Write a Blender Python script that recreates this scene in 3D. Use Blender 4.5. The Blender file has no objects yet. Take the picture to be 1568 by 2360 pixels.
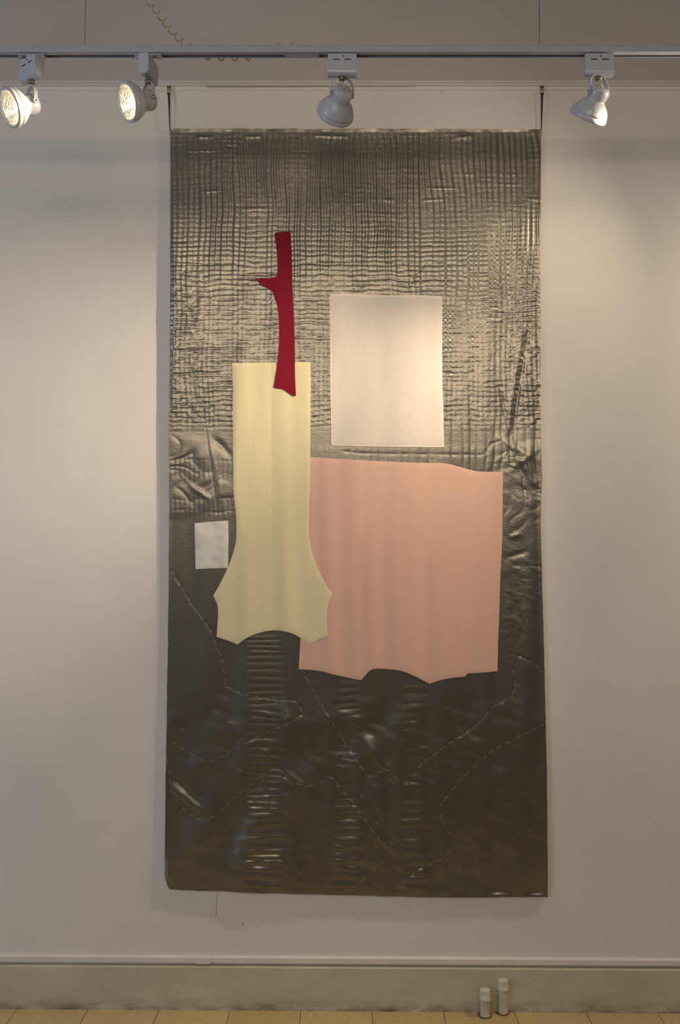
import bpy, bmesh, math, random
import numpy as np
from mathutils import Vector, Matrix, Quaternion
from mathutils.geometry import delaunay_2d_cdt

S = bpy.context.scene
COL = S.collection
PI = math.pi

# ------------------------------------------------------------------ camera
IW, IH = 1568.0, 2360.0
FPX = 2074.0            # focal length in pixels
CAM = Vector((0.0, -2.87, 1.458))
PITCH = math.atan(70.0 / FPX)
YAW = math.atan(14.0 / FPX)       # turned a little to the left
ROLL = math.radians(0.18)
cd = bpy.data.cameras.new('camera')
cam = bpy.data.objects.new('camera', cd); COL.objects.link(cam)
cam.location = CAM
RM = (Matrix.Rotation(YAW, 3, 'Z') @ Matrix.Rotation(PI / 2 + PITCH, 3, 'X') @ Matrix.Rotation(ROLL, 3, 'Z'))
cam.rotation_euler = RM.to_euler()
cd.sensor_fit = 'VERTICAL'; cd.sensor_height = 36.0; cd.sensor_width = 24.0
cd.lens = FPX / IH * 36.0
cd.clip_start = 0.05; cd.clip_end = 60
S.camera = cam

# ------------------------------------------------------------------ view
S.view_settings.view_transform = 'Standard'
S.view_settings.look = 'None'
S.view_settings.exposure = 0.0
S.view_settings.gamma = 1.0
S.view_settings.use_curve_mapping = False

# ------------------------------------------------------------------ world and room light
w = bpy.data.worlds.new('world'); S.world = w; w.use_nodes = True
bg = w.node_tree.nodes['Background']
bg.inputs['Color'].default_value = (1.0, 0.97, 0.96, 1)
bg.inputs['Strength'].default_value = 0.07

def light(kind, name, loc, target, energy, color, size=None, spot=None, blend=1.0, parent=None, size_y=None):
    ld = bpy.data.lights.new(name, kind); ld.energy = energy; ld.color = color
    if kind == 'AREA':
        ld.shape = 'RECTANGLE'; ld.size = size; ld.size_y = size_y or size
    else:
        ld.shadow_soft_size = size or 0.03
    if kind == 'SPOT':
        ld.spot_size = math.radians(spot); ld.spot_blend = blend
    o = bpy.data.objects.new(name, ld); COL.objects.link(o)
    o.location = loc
    d = (Vector(target) - Vector(loc)).normalized()
    o.rotation_euler = d.to_track_quat('-Z', 'Y').to_euler()
    return o

WARM = (1.0, 0.81, 0.575)
# daylight from the windows on the left side of the room, well behind the camera
light('AREA', 'window_daylight', (-4.6, -3.6, 1.9), (0, 0, 1.6), 66, (0.55, 0.73, 1.0), 1.8, size_y=2.0)
# added warm light without a fitting, put in for the sheen on the satin
sheen_area = light('AREA', 'satin_sheen_light', (0.0, -5.3, 3.16), (0, 0, 2.1), 11.2, WARM, 3.9, size_y=0.72)
sheen_area.data.spread = math.radians(70)      # spread narrowed so little of it falls on the floor

# ------------------------------------------------------------------ helpers
def P(px, py, Y=0.0):
    """the point of the upright plane y = Y that the photo shows at pixel px, py"""
    d = RM @ Vector(((px - IW / 2) / FPX, -(py - IH / 2) / FPX, -1.0))
    t = (Y - CAM.y) / d.y
    return CAM + d * t

def PN(px, py, Y=0.0):
    R = np.array(RM)
    v = np.stack([(px - IW / 2) / FPX, -(py - IH / 2) / FPX, -np.ones_like(px)], -1)
    d = v @ R.T
    t = (Y - CAM.y) / d[..., 1]
    return CAM.x + d[..., 0] * t, CAM.z + d[..., 2] * t

def tag(o, label=None, cat=None, group=None, kind=None):
    if label: o['label'] = label
    if cat: o['category'] = cat
    if group: o['group'] = group
    if kind: o['kind'] = kind
    return o

def empty(name, loc, rz=0.0):
    o = bpy.data.objects.new(name, None); COL.objects.link(o)
    o.empty_display_size = 0.05
    o.location = loc; o.rotation_euler = (0, 0, rz)
    return o

def link(name, me, m=None, parent=None, smooth=False):
    if m is not None:
        me.materials.clear(); me.materials.append(m)
    if smooth:
        for p in me.polygons: p.use_smooth = True
    o = bpy.data.objects.new(name, me); COL.objects.link(o)
    if parent is not None: o.parent = parent
    return o

def from_bm(name, bm, m, parent=None, smooth=False, loc=None):
    bmesh.ops.recalc_face_normals(bm, faces=bm.faces)
    me = bpy.data.meshes.new(name); bm.to_mesh(me); bm.free()
    o = link(name, me, m, parent, smooth)
    if loc is not None: o.location = loc
    return o

def box(bm, x0, x1, y0, y1, z0, z1):
    r = bmesh.ops.create_cube(bm, size=1.0)
    bmesh.ops.scale(bm, vec=(x1 - x0, y1 - y0, z1 - z0), verts=r['verts'])
    bmesh.ops.translate(bm, vec=((x0 + x1) / 2, (y0 + y1) / 2, (z0 + z1) / 2), verts=r['verts'])
    return r['verts']

def prism(bm, prof, axis_pts):
    """sweep a 2d profile (y, z) along x between two x values"""
    x0, x1 = axis_pts
    a = [bm.verts.new((x0, y, z)) for y, z in prof]
    b = [bm.verts.new((x1, y, z)) for y, z in prof]
    n = len(prof)
    for i in range(n):
        bm.faces.new((a[i], a[(i + 1) % n], b[(i + 1) % n], b[i]))
    bm.faces.new(a[::-1]); bm.faces.new(b)

def lathe(bm, prof, seg=48, mat=None, close=False):
    """profile of (along, radius); axis +X"""
    rings = []
    for a, r in prof:
        if r < 1e-6:
            rings.append([bm.verts.new((a, 0, 0))])
        else:
            rings.append([bm.verts.new((a, r * math.cos(2 * PI * k / seg), r * math.sin(2 * PI * k / seg))) for k in range(seg)])
    for i in range(len(rings) - 1):
        A, B = rings[i], rings[i + 1]
        for k in range(seg):
            k2 = (k + 1) % seg
            if len(A) == 1 and len(B) == 1: continue
            if len(A) == 1: bm.faces.new((A[0], B[k], B[k2]))
            elif len(B) == 1: bm.faces.new((A[k], B[0], A[k2]))
            else: bm.faces.new((A[k], B[k], B[k2], A[k2]))

def tube(bm, pts, rad, seg=8, flat=1.0, cap=True):
    pts = [Vector(p) for p in pts]
    n = len(pts)
    if not hasattr(rad, '__len__'): rad = [rad] * n
    T = []
    for i in range(n):
        t = pts[min(i + 1, n - 1)] - pts[max(i - 1, 0)]
        T.append(t.normalized())
    up = Vector((0, 0, 1)) if abs(T[0].z) < 0.9 else Vector((0, 1, 0))
    N = (up - T[0] * up.dot(T[0])).normalized()
    rings = []
    for i in range(n):
        N = (N - T[i] * N.dot(T[i])).normalized()
        B = T[i].cross(N)
        rings.append([bm.verts.new(pts[i] + (N * math.cos(2 * PI * k / seg) + B * math.sin(2 * PI * k / seg) * flat) * rad[i]) for k in range(seg)])
    for i in range(n - 1):
        for k in range(seg):
            k2 = (k + 1) % seg
            bm.faces.new((rings[i][k], rings[i + 1][k], rings[i + 1][k2], rings[i][k2]))
    if cap:
        bm.faces.new(rings[0]); bm.faces.new(rings[-1][::-1])

# ------------------------------------------------------------------ materials
def srgb(r, g, b):
    f = lambda c: ((c / 255 + 0.055) / 1.055) ** 2.4 if c / 255 > 0.04045 else c / 255 / 12.92
    return (f(r), f(g), f(b), 1)

class NT:
    def __init__(self, name):
        self.m = bpy.data.materials.new(name); self.m.use_nodes = True
        self.t = self.m.node_tree; self.b = self.t.nodes['Principled BSDF']
    def n(self, kind, **kw):
        x = self.t.nodes.new(kind)
        for k, v in kw.items():
            if k in x.inputs: x.inputs[k].default_value = v
            else: setattr(x, k, v)
        return x
    def l(self, a, b): self.t.links.new(a, b)
    def set(self, **kw):
        for k, v in kw.items():
            self.b.inputs[k.replace('_', ' ')].default_value = v
        return self
    def coords(self, scale=(1, 1, 1)):
        g = self.n('ShaderNodeNewGeometry') if False else self.n('ShaderNodeTexCoord')
        mp = self.n('ShaderNodeMapping'); mp.inputs['Scale'].default_value = scale
        self.l(g.outputs['Object'], mp.inputs['Vector'])
        return mp.outputs['Vector']
    def noise(self, scale, detail=4, rough=0.6, mscale=(1, 1, 1)):
        x = self.n('ShaderNodeTexNoise'); x.inputs['Scale'].default_value = scale
        x.inputs['Detail'].default_value = detail; x.inputs['Roughness'].default_value = rough
        self.l(self.coords(mscale), x.inputs['Vector'])
        return x.outputs['Fac']
    def ramp(self, fac, stops):
        r = self.n('ShaderNodeValToRGB'); e = r.color_ramp.elements
        e[0].position, e[0].color = stops[0]; e[1].position, e[1].color = stops[-1]
        for p, c in stops[1:-1]:
            q = e.new(p); q.color = c
        self.l(fac, r.inputs['Fac'])
        return r.outputs['Color']
    def mix(self, fac, a, b, blend='MIX'):
        x = self.n('ShaderNodeMix', data_type='RGBA', blend_type=blend)
        for i, v in ((0, fac), (6, a), (7, b)):
            if hasattr(v, 'links') or hasattr(v, 'is_linked'): self.l(v, x.inputs[i])
            else: x.inputs[i].default_value = v
        return x.outputs[2]
    def bump(self, h, strength=0.3, dist=0.001, prev=None):
        x = self.n('ShaderNodeBump'); x.inputs['Strength'].default_value = strength
        x.inputs['Distance'].default_value = dist
        self.l(h, x.inputs['Height'])
        if prev is not None: self.l(prev, x.inputs['Normal'])
        return x.outputs['Normal']
    def col(self, c): self.l(c, self.b.inputs['Base Color']); return self
    def nor(self, c): self.l(c, self.b.inputs['Normal']); return self

def simple(name, c, rough=0.5, metal=0.0, var=0.06, scale=8.0, bump=0.0, bscale=200.0, **kw):
    t = NT(name)
    c = tuple(c)
    lo = tuple(x * (1 - var) for x in c[:3]) + (1,)
    hi = tuple(min(1, x * (1 + var)) for x in c[:3]) + (1,)
    t.col(t.ramp(t.noise(scale), [(0.3, lo), (0.7, hi)]))
    t.set(Roughness=rough, Metallic=metal)
    for k, v in kw.items(): t.b.inputs[k.replace('_', ' ')].default_value = v
    if bump: t.nor(t.bump(t.noise(bscale, 2), bump, 0.0006))
    return t.m

def wall_mat(name, c, var=0.035):
    t = NT(name)
    lo = tuple(x * (1 - var) for x in c[:3]) + (1,); hi = tuple(min(1, x * (1 + var)) for x in c[:3]) + (1,)
    base = t.ramp(t.noise(2.3, 5, 0.6), [(0.35, lo), (0.65, hi)])
    specks = t.ramp(t.noise(42, 2, 0.4), [(0.0, (1, 1, 1, 1)), (0.75, (1, 1, 1, 1)), (0.80, (0.86, 0.85, 0.82, 1))])
    t.col(t.mix(1.0, base, specks, 'MULTIPLY'))
    t.set(Roughness=0.62)
    b1 = t.bump(t.noise(3.2, 3, 0.5), 0.35, 0.012)
    t.nor(t.bump(t.noise(260, 3), 0.12, 0.0008, b1))
    return t.m

M = {}
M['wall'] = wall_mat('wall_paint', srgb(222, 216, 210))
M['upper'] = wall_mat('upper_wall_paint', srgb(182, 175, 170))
M['rail'] = simple('rail_paint', srgb(214, 208, 202), 0.45, var=0.05, scale=14, bump=0.1)
M['trunk'] = simple('trunking_paint', srgb(222, 214, 208), 0.4, var=0.05, scale=10, bump=0.1)
M['ceil'] = wall_mat('ceiling_paint', srgb(200, 196, 190))

def base_mat():
    t = NT('baseboard_paint')
    c = t.ramp(t.noise(6, 6, 0.65, (1, 1, 2)), [(0.3, srgb(184, 176, 152)), (0.7, srgb(203, 195, 172))])
    # grime gathered in patches along the foot of the board
    g = t.n('ShaderNodeTexCoord'); sx = t.n('ShaderNodeSeparateXYZ'); t.l(g.outputs['Object'], sx.inputs[0])
    mr = t.n('ShaderNodeMapRange'); mr.inputs[1].default_value = 0.040; mr.inputs[2].default_value = 0.0
    t.l(sx.outputs['Z'], mr.inputs[0])
    nz = t.ramp(t.noise(11, 6, 0.75, (1, 1, 3)), [(0.42, (0, 0, 0, 1)), (0.66, (1, 1, 1, 1))])
    mm = t.n('ShaderNodeMath', operation='MULTIPLY'); t.l(mr.outputs[0], mm.inputs[0]); t.l(nz, mm.inputs[1])
    c = t.mix(mm.outputs[0], c, srgb(96, 84, 66))
    sc = t.ramp(t.noise(34, 3, 0.6, (1, 1, 2.5)), [(0.0, (1, 1, 1, 1)), (0.70, (1, 1, 1, 1)), (0.76, (0.62, 0.55, 0.45, 1))])
    t.col(t.mix(0.8, c, sc, 'MULTIPLY')); t.set(Roughness=0.5)
    b1 = t.bump(t.noise(9, 4), 0.3, 0.004)
    t.nor(t.bump(t.noise(180, 3), 0.15, 0.0008, b1))
    return t.m
M['base'] = base_mat()

def floor_mat():
    t = NT('floor_tiles')
    br = t.n('ShaderNodeTexBrick')
    br.offset = 0.0
    br.inputs['Scale'].default_value = 1.0
    br.inputs['Mortar Size'].default_value = 0.0014
    br.inputs['Mortar Smooth'].default_value = 0.3
    br.inputs['Brick Width'].default_value = TILE
    br.inputs['Row Height'].default_value = TILE
    br.inputs['Color1'].default_value = srgb(196, 172, 124)
    br.inputs['Color2'].default_value = srgb(206, 182, 134)
    br.inputs['Mortar'].default_value = srgb(110, 84, 56)
    t.l(t.coords(), br.inputs['Vector'])
    fl = t.ramp(t.noise(60, 6, 0.7), [(0.3, (0.80, 0.78, 0.74, 1)), (0.7, (1.04, 1.04, 1.04, 1))])
    t.col(t.mix(1.0, br.outputs['Color'], fl, 'MULTIPLY'))
    t.set(Roughness=0.42)
    t.nor(t.bump(t.noise(90, 4), 0.15, 0.001))
    return t.m

M['lamp_white'] = simple('white_enamel', srgb(178, 182, 192), 0.28, var=0.03, scale=20)
M['track'] = simple('track_enamel', srgb(166, 170, 182), 0.35, var=0.03, scale=10)
M['slot'] = simple('track_slot', srgb(70, 66, 68), 0.5)
M['black'] = simple('black_plastic', srgb(22, 22, 24), 0.4)
M['cord'] = simple('black_cord', srgb(18, 20, 30), 0.7)
M['brass'] = simple('brass', srgb(186, 158, 110), 0.35, metal=0.5)
M['wire'] = simple('supply_wire', srgb(196, 186, 160), 0.5)
M['swivel'] = simple('swivel_metal', srgb(120, 112, 100), 0.4, metal=0.5)
M['steel'] = simple('hook_steel', srgb(150, 142, 130), 0.4, metal=0.7)
M['coil'] = simple('coil_cord_plastic', srgb(186, 166, 128), 0.45, var=0.1)
M['pipe'] = None

def reflector_mat():
    t = NT('faceted_reflector')
    v = t.n('ShaderNodeTexVoronoi'); v.inputs['Scale'].default_value = 170
    t.l(t.coords(), v.inputs['Vector'])
    t.set(Metallic=1.0, Roughness=0.22); t.b.inputs['Base Color'].default_value = (0.93, 0.9, 0.82, 1)
    t.nor(t.bump(v.outputs['Distance'], 0.35, 0.003))
    return t.m
M['reflector'] = reflector_mat()

def emit(name, c, s):
    t = NT(name)
    t.b.inputs['Base Color'].default_value = c
    t.b.inputs['Emission Color'].default_value = c
    t.b.inputs['Emission Strength'].default_value = s
    return t.m
M['bulb'] = emit('glowing_bulb', (1.0, 0.88, 0.68, 1), 260)
M['bulb_dark'] = simple('bulb_glass', srgb(230, 226, 214), 0.2)
def glass():
    t = NT('lens_glass')
    t.b.inputs['Transmission Weight'].default_value = 1.0
    t.b.inputs['Roughness'].default_value = 0.03
    t.b.inputs['IOR'].default_value = 1.12
    t.b.inputs['Base Color'].default_value = (1, 1, 1, 1)
    return t.m
M['glass'] = glass()

def pipe_mat():
    t = NT('chipped_pipe_paint')
    c = t.ramp(t.noise(30, 5), [(0.3, srgb(188, 180, 158)), (0.7, srgb(214, 208, 190))])
    ch = t.ramp(t.noise(55, 3, 0.5, (1, 1, 0.7)), [(0.0, (0, 0, 0, 1)), (0.68, (0, 0, 0, 1)), (0.72, (1, 1, 1, 1))])
    t.col(t.mix(ch, c, srgb(96, 78, 58))); t.set(Roughness=0.45)
    t.nor(t.bump(t.noise(70, 3), 0.4, 0.003))
    return t.m
M['pipe'] = pipe_mat()

def satin_mat():
    t = NT('grey_satin')
    c = t.ramp(t.noise(5, 3), [(0.3, srgb(129, 126, 120)), (0.7, srgb(139, 135, 128))])
    t.col(c)
    t.set(Metallic=0.90, Roughness=0.31)
    t.b.inputs['Specular IOR Level'].default_value = 0.5
    w = t.noise(120, 3, 0.6, (1.0, 1, 1.6))
    b1 = t.bump(w, 0.30, 0.0012)
    fine = t.noise(900, 1, 0.5, (1, 1, 0.25))
    t.nor(t.bump(fine, 0.10, 0.0004, b1))
    return t.m
M['satin'] = satin_mat()

def cloth(name, c, rough=0.75, weave=0.0, var=0.03, spec=0.3, sheen=0.0, metal=0.0):
    t = NT(name)
    lo = tuple(x * (1 - var) for x in c[:3]) + (1,); hi = tuple(min(1, x * (1 + var)) for x in c[:3]) + (1,)
    base = t.ramp(t.noise(7, 4), [(0.3, lo), (0.7, hi)])
    if weave:
        wv = t.mix(0.5, t.noise(60, 2, 0.5, (14, 1, 0.5)), t.noise(60, 2, 0.5, (0.5, 1, 14)))
        wr = t.ramp(wv, [(0.35, (1 - weave, 1 - weave, 1 - weave, 1)), (0.65, (1, 1, 1, 1))])
        base = t.mix(1.0, base, wr, 'MULTIPLY')
    t.col(base); t.set(Roughness=rough, Metallic=metal)
    t.b.inputs['Specular IOR Level'].default_value = spec
    t.b.inputs['Sheen Weight'].default_value = sheen
    n1 = t.bump(t.noise(500, 2, 0.6), 0.12, 0.0005)
    t.nor(t.bump(t.noise(22, 4, 0.6, (2, 1, 0.7)), 0.18, 0.004, n1))
    return t.m
M['cream'] = cloth('cream_cotton', srgb(224, 212, 172), 0.7, var=0.02)
M['pink'] = cloth('salmon_satin', srgb(216, 174, 158), 0.45, var=0.02, spec=0.5)
M['linen'] = cloth('white_linen', srgb(228, 217, 206), 0.85, weave=0.10)
M['linen_hem'] = cloth('white_linen_double', srgb(240, 226, 210), 0.85, weave=0.05)
M['white'] = cloth('white_cotton', srgb(214, 211, 204), 0.8)
M['red'] = cloth('crimson_cotton', srgb(128, 22, 42), 0.8, var=0.02, spec=0.15)
M['thread'] = simple('grey_thread', srgb(176, 172, 160), 0.6)
M['brown_thread'] = simple('brown_thread', srgb(132, 84, 66), 0.7)
M['yellow_thread'] = simple('yellow_thread', srgb(226, 182, 60), 0.7)
M['dark_thread'] = simple('dark_thread', srgb(62, 44, 40), 0.8)

# ------------------------------------------------------------------ the room
YB = -0.020                       # front face of the baseboard
pl = P(38, 2325, YB); TILE = 0.2217
XL, XR = -2.6, 2.6
ZC = 3.62
z_rail_top = P(784, 187).z; z_rail_bot = P(784, 200).z
z_frieze = P(784, 116).z

bm = bmesh.new(); box(bm, XL, XR, 0, 0.15, 0, z_frieze)
tag(from_bm('wall_back', bm, M['wall']), kind='structure')

# painted panels above, with fine joints
xs = [XL, P(197, 50).x, P(1243, 50).x, XR]
k = 1
for i in range(3):
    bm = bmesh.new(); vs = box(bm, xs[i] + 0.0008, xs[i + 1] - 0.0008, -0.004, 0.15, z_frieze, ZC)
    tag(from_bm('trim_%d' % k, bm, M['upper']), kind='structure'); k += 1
# wall face between picture rail and panels: its own greyer paint
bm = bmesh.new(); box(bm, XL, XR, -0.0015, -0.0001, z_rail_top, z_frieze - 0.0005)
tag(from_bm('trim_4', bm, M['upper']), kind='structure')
# picture rail
za, zb = z_rail_bot, z_rail_top
h = zb - za
bm = bmesh.new()
prism(bm, [(0.0, za), (-0.006, za), (-0.0085, za + h * .12), (-0.0085, za + h * .32), (-0.006, za + h * .42),
           (-0.010, za + h * .55), (-0.0115, za + h * .72), (-0.009, za + h * .9), (-0.004, zb), (0, zb)], (XL, XR))
rail = from_bm('trim_5', bm, M['rail']); tag(rail, kind='structure')
bm = bmesh.new()
a = P(475, 196, -0.012); b = P(960, 195, -0.012)
tube(bm, [(a.x, -0.014, a.z), (a.x + .006, -0.0135, a.z), ((a.x + b.x) / 2, -0.0125, (a.z + b.z) / 2), (b.x, -0.0105, b.z)], [0.0045, 0.0035, 0.003, 0.0025], 8)
from_bm('cable', bm, M['rail'], rail, True)
# a shallow step line under the rail
zz = P(784, 209).z
bm = bmesh.new(); prism(bm, [(0.0001, zz), (-0.0022, zz + .0006), (-0.003, za), (0.0001, za)], (XL, XR))
tag(from_bm('trim_6', bm, M['wall']), kind='structure')

# baseboard
zt = P(784, 2231, YB).z
zt_back = zt
prof = [(0, 0), (YB, 0), (YB, zt - 0.002), (YB + 0.002, zt), (0, zt + 0.001)]
bm = bmesh.new(); prism(bm, prof, (XL, XR))
tag(from_bm('baseboard_back', bm, M['base']), kind='structure')
# trunking that runs just above it
z1 = P(784, 2208, -0.012).z; z0 = P(784, 2221, -0.012).z
xj = P(484, 2214, -0.012).x
k = 7
for (x0, x1, dz) in ((XL, xj, 0.0), (xj, XR, 0.0)):
    bm = bmesh.new()
    prism(bm, [(0, z0), (-0.0125, z0), (-0.0125, z1 - 0.0025), (-0.0105, z1), (0, z1 + 0.0005)], (x0 + .0003, x1))
    tag(from_bm('trim_%d' % k, bm, M['trunk']), kind='structure'); k += 1
# joint clip of the trunking
xc0, xc1 = P(456, 2214).x, P(486, 2214).x
bm = bmesh.new(); box(bm, xc0, xc1, -0.0142, -0.0, z0 - 0.003, z1 - 0.004)
tag(from_bm('trim_9', bm, M['trunk']), kind='structure')

# floor (object origin sits on a tile corner)
M['floor'] = floor_mat()
tl = P(858, 2333, YB).x
bm = bmesh.new(); box(bm, XL - tl, XR - tl, -7.2, 0.15 , -0.1, 0.0)
fl = from_bm('floor', bm, M['floor'], loc=(tl, 0, 0)); tag(fl, kind='structure')
bm = bmesh.new(); box(bm, XL, XR, -7.2, 0.15, ZC, ZC + 0.1)
tag(from_bm('ceiling', bm, M['ceil']), kind='structure')

# small scratches on the wall
def crack(pts, wd, name='scratch'):
    bm = bmesh.new()
    tube(bm, [P(x, y, -0.0004) for x, y in pts], wd, 4)
    return from_bm(name, bm, M['dark_thread'], bpy.data.objects['wall_back'])
crack([(500, 2062), (499, 2090), (498, 2108), (497, 2112)], 0.0004)
crack([(561, 2127), (558, 2132)], 0.0007)
crack([(100, 233), (104, 234)], 0.0006)

# ------------------------------------------------------------------ pipe stubs
def pipe_stub(px, ybot, ytop, rpx, label):
    # distance from the wall follows from where the foot meets the floor
    d = RM @ Vector(((px - IW / 2) / FPX, -(ybot - IH / 2) / FPX, -1.0))
    t = -CAM.z / d.z; foot = CAM + d * t
    sc = (foot.y - CAM.y) / FPX
    r = rpx * sc
    foot.y += r                       # the pixel was the near side of the foot
    top = P(px, ytop, foot.y).z
    root = empty('pipe_stub', (foot.x, foot.y, 0)); tag(root, label, 'pipe', 'capped pipe stubs at the baseboard')
    rnd = random.Random(int(px))
    def vert(prof, name, m, par, tiny=0.0):
        bm = bmesh.new(); lathe(bm, prof, 40)
        bmesh.ops.rotate(bm, cent=(0, 0, 0), matrix=Matrix.Rotation(-PI / 2, 3, 'Y'), verts=bm.verts)
        for v in bm.verts:
            f = 1 + tiny * (math.sin(v.co.z * 130 + px) + rnd.uniform(-.5, .5))
            v.co.x *= f; v.co.y *= f
        return from_bm(name, bm, m, par, True)
    n = 14; hc = 24 * sc
    vert([(0, 0), (0, r * 1.12)] + [(0.004, r * 1.02)] + [(0.004 + (top - hc - .004) * i / n, r * 0.97) for i in range(1, n + 1)] + [(top - hc, 0)], 'pipe', M['pipe'], root, 0.012)
    c = vert([(top - hc, 0), (top - hc, r * 1.10), (top - hc + .003, r * 1.18), (top - hc + .006, r * 1.13), (top - hc + .007, r * 1.04),
          (top - .005, r * 1.05), (top - .001, r * 1.0), (top, r * 0.9), (top, 0)], 'cap', M['pipe'], root, 0.004)
    # grime ring on the floor
    bm = bmesh.new()
    pts = [(r * (1.15 + .12 * math.sin(3 * a) + rnd.uniform(0, .08)) * math.cos(a), r * (1.1 + .1 * math.sin(2 * a + 1)) * math.sin(a), 0.002) for a in [2 * PI * q / 28 for q in range(29)]]
    tube(bm, pts, 0.0028, 6, cap=False)
    from_bm('sealant', bm, simple('grimy_sealant', srgb(112, 94, 68), 0.8, var=.3, scale=60), root, True)
pipe_stub(1120, 2348, 2279, 11.5, 'shorter of the two capped pipe stubs at the foot of the wall')
pipe_stub(1162, 2341, 2256, 11.5, 'taller of the two capped pipe stubs at the foot of the wall')

# ------------------------------------------------------------------ numpy fields for the cloth
def sm(x, a, b):
    t = np.clip((x - a) / (b - a), 0, 1); return t * t * (3 - 2 * t)
def band(x, a, b, s): return sm(x, a - s, a + s) * (1 - sm(x, b - s, b + s))
def vn(U, V, su, sv, seed):
    r = np.random.RandomState(seed); T = r.rand(256, 256) * 2 - 1
    x = U / su + 1000.3; y = V / sv + 1000.7
    xi = np.floor(x).astype(int); yi = np.floor(y).astype(int)
    fx = x - xi; fy = y - yi
    fx = fx * fx * fx * (fx * (fx * 6 - 15) + 10); fy = fy * fy * fy * (fy * (fy * 6 - 15) + 10)
    g = lambda i, j: T[(yi + j) % 256, (xi + i) % 256]
    return (g(0, 0) * (1 - fx) + g(1, 0) * fx) * (1 - fy) + (g(0, 1) * (1 - fx) + g(1, 1) * fx) * fy
def fbm(U, V, su, sv, seed, o=3):
    s = 0; a = 1
    for i in range(o):
        s = s + a * vn(U, V, su / 2 ** i, sv / 2 ** i, seed + i); a *= 0.5
    return s

def folds(U, V):
    """soft hanging folds shared by ground and sewn-on pieces, metres outward"""
    low = sm(V, 1050, 1500)
    Uw = U + 14 * vn(U, V, 260, 420, 3) + (V - 1400) * 0.03 * np.sin(U / 170.)
    f = 0.0022 * np.sin(2 * PI * Uw / 92 + 0.6) + 0.0012 * np.sin(2 * PI * Uw / 51 + 2) + 0.0016 * vn(U, V, 75, 520, 11)
    g = 0.0007 * vn(U, V, 60, 300, 21)
    return f * (0.2 + 0.45 * low) * (0.45 + 0.55 * sm(U, 500, 600)) + g + 0.004 * vn(U, V, 420, 500, 31)

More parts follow.
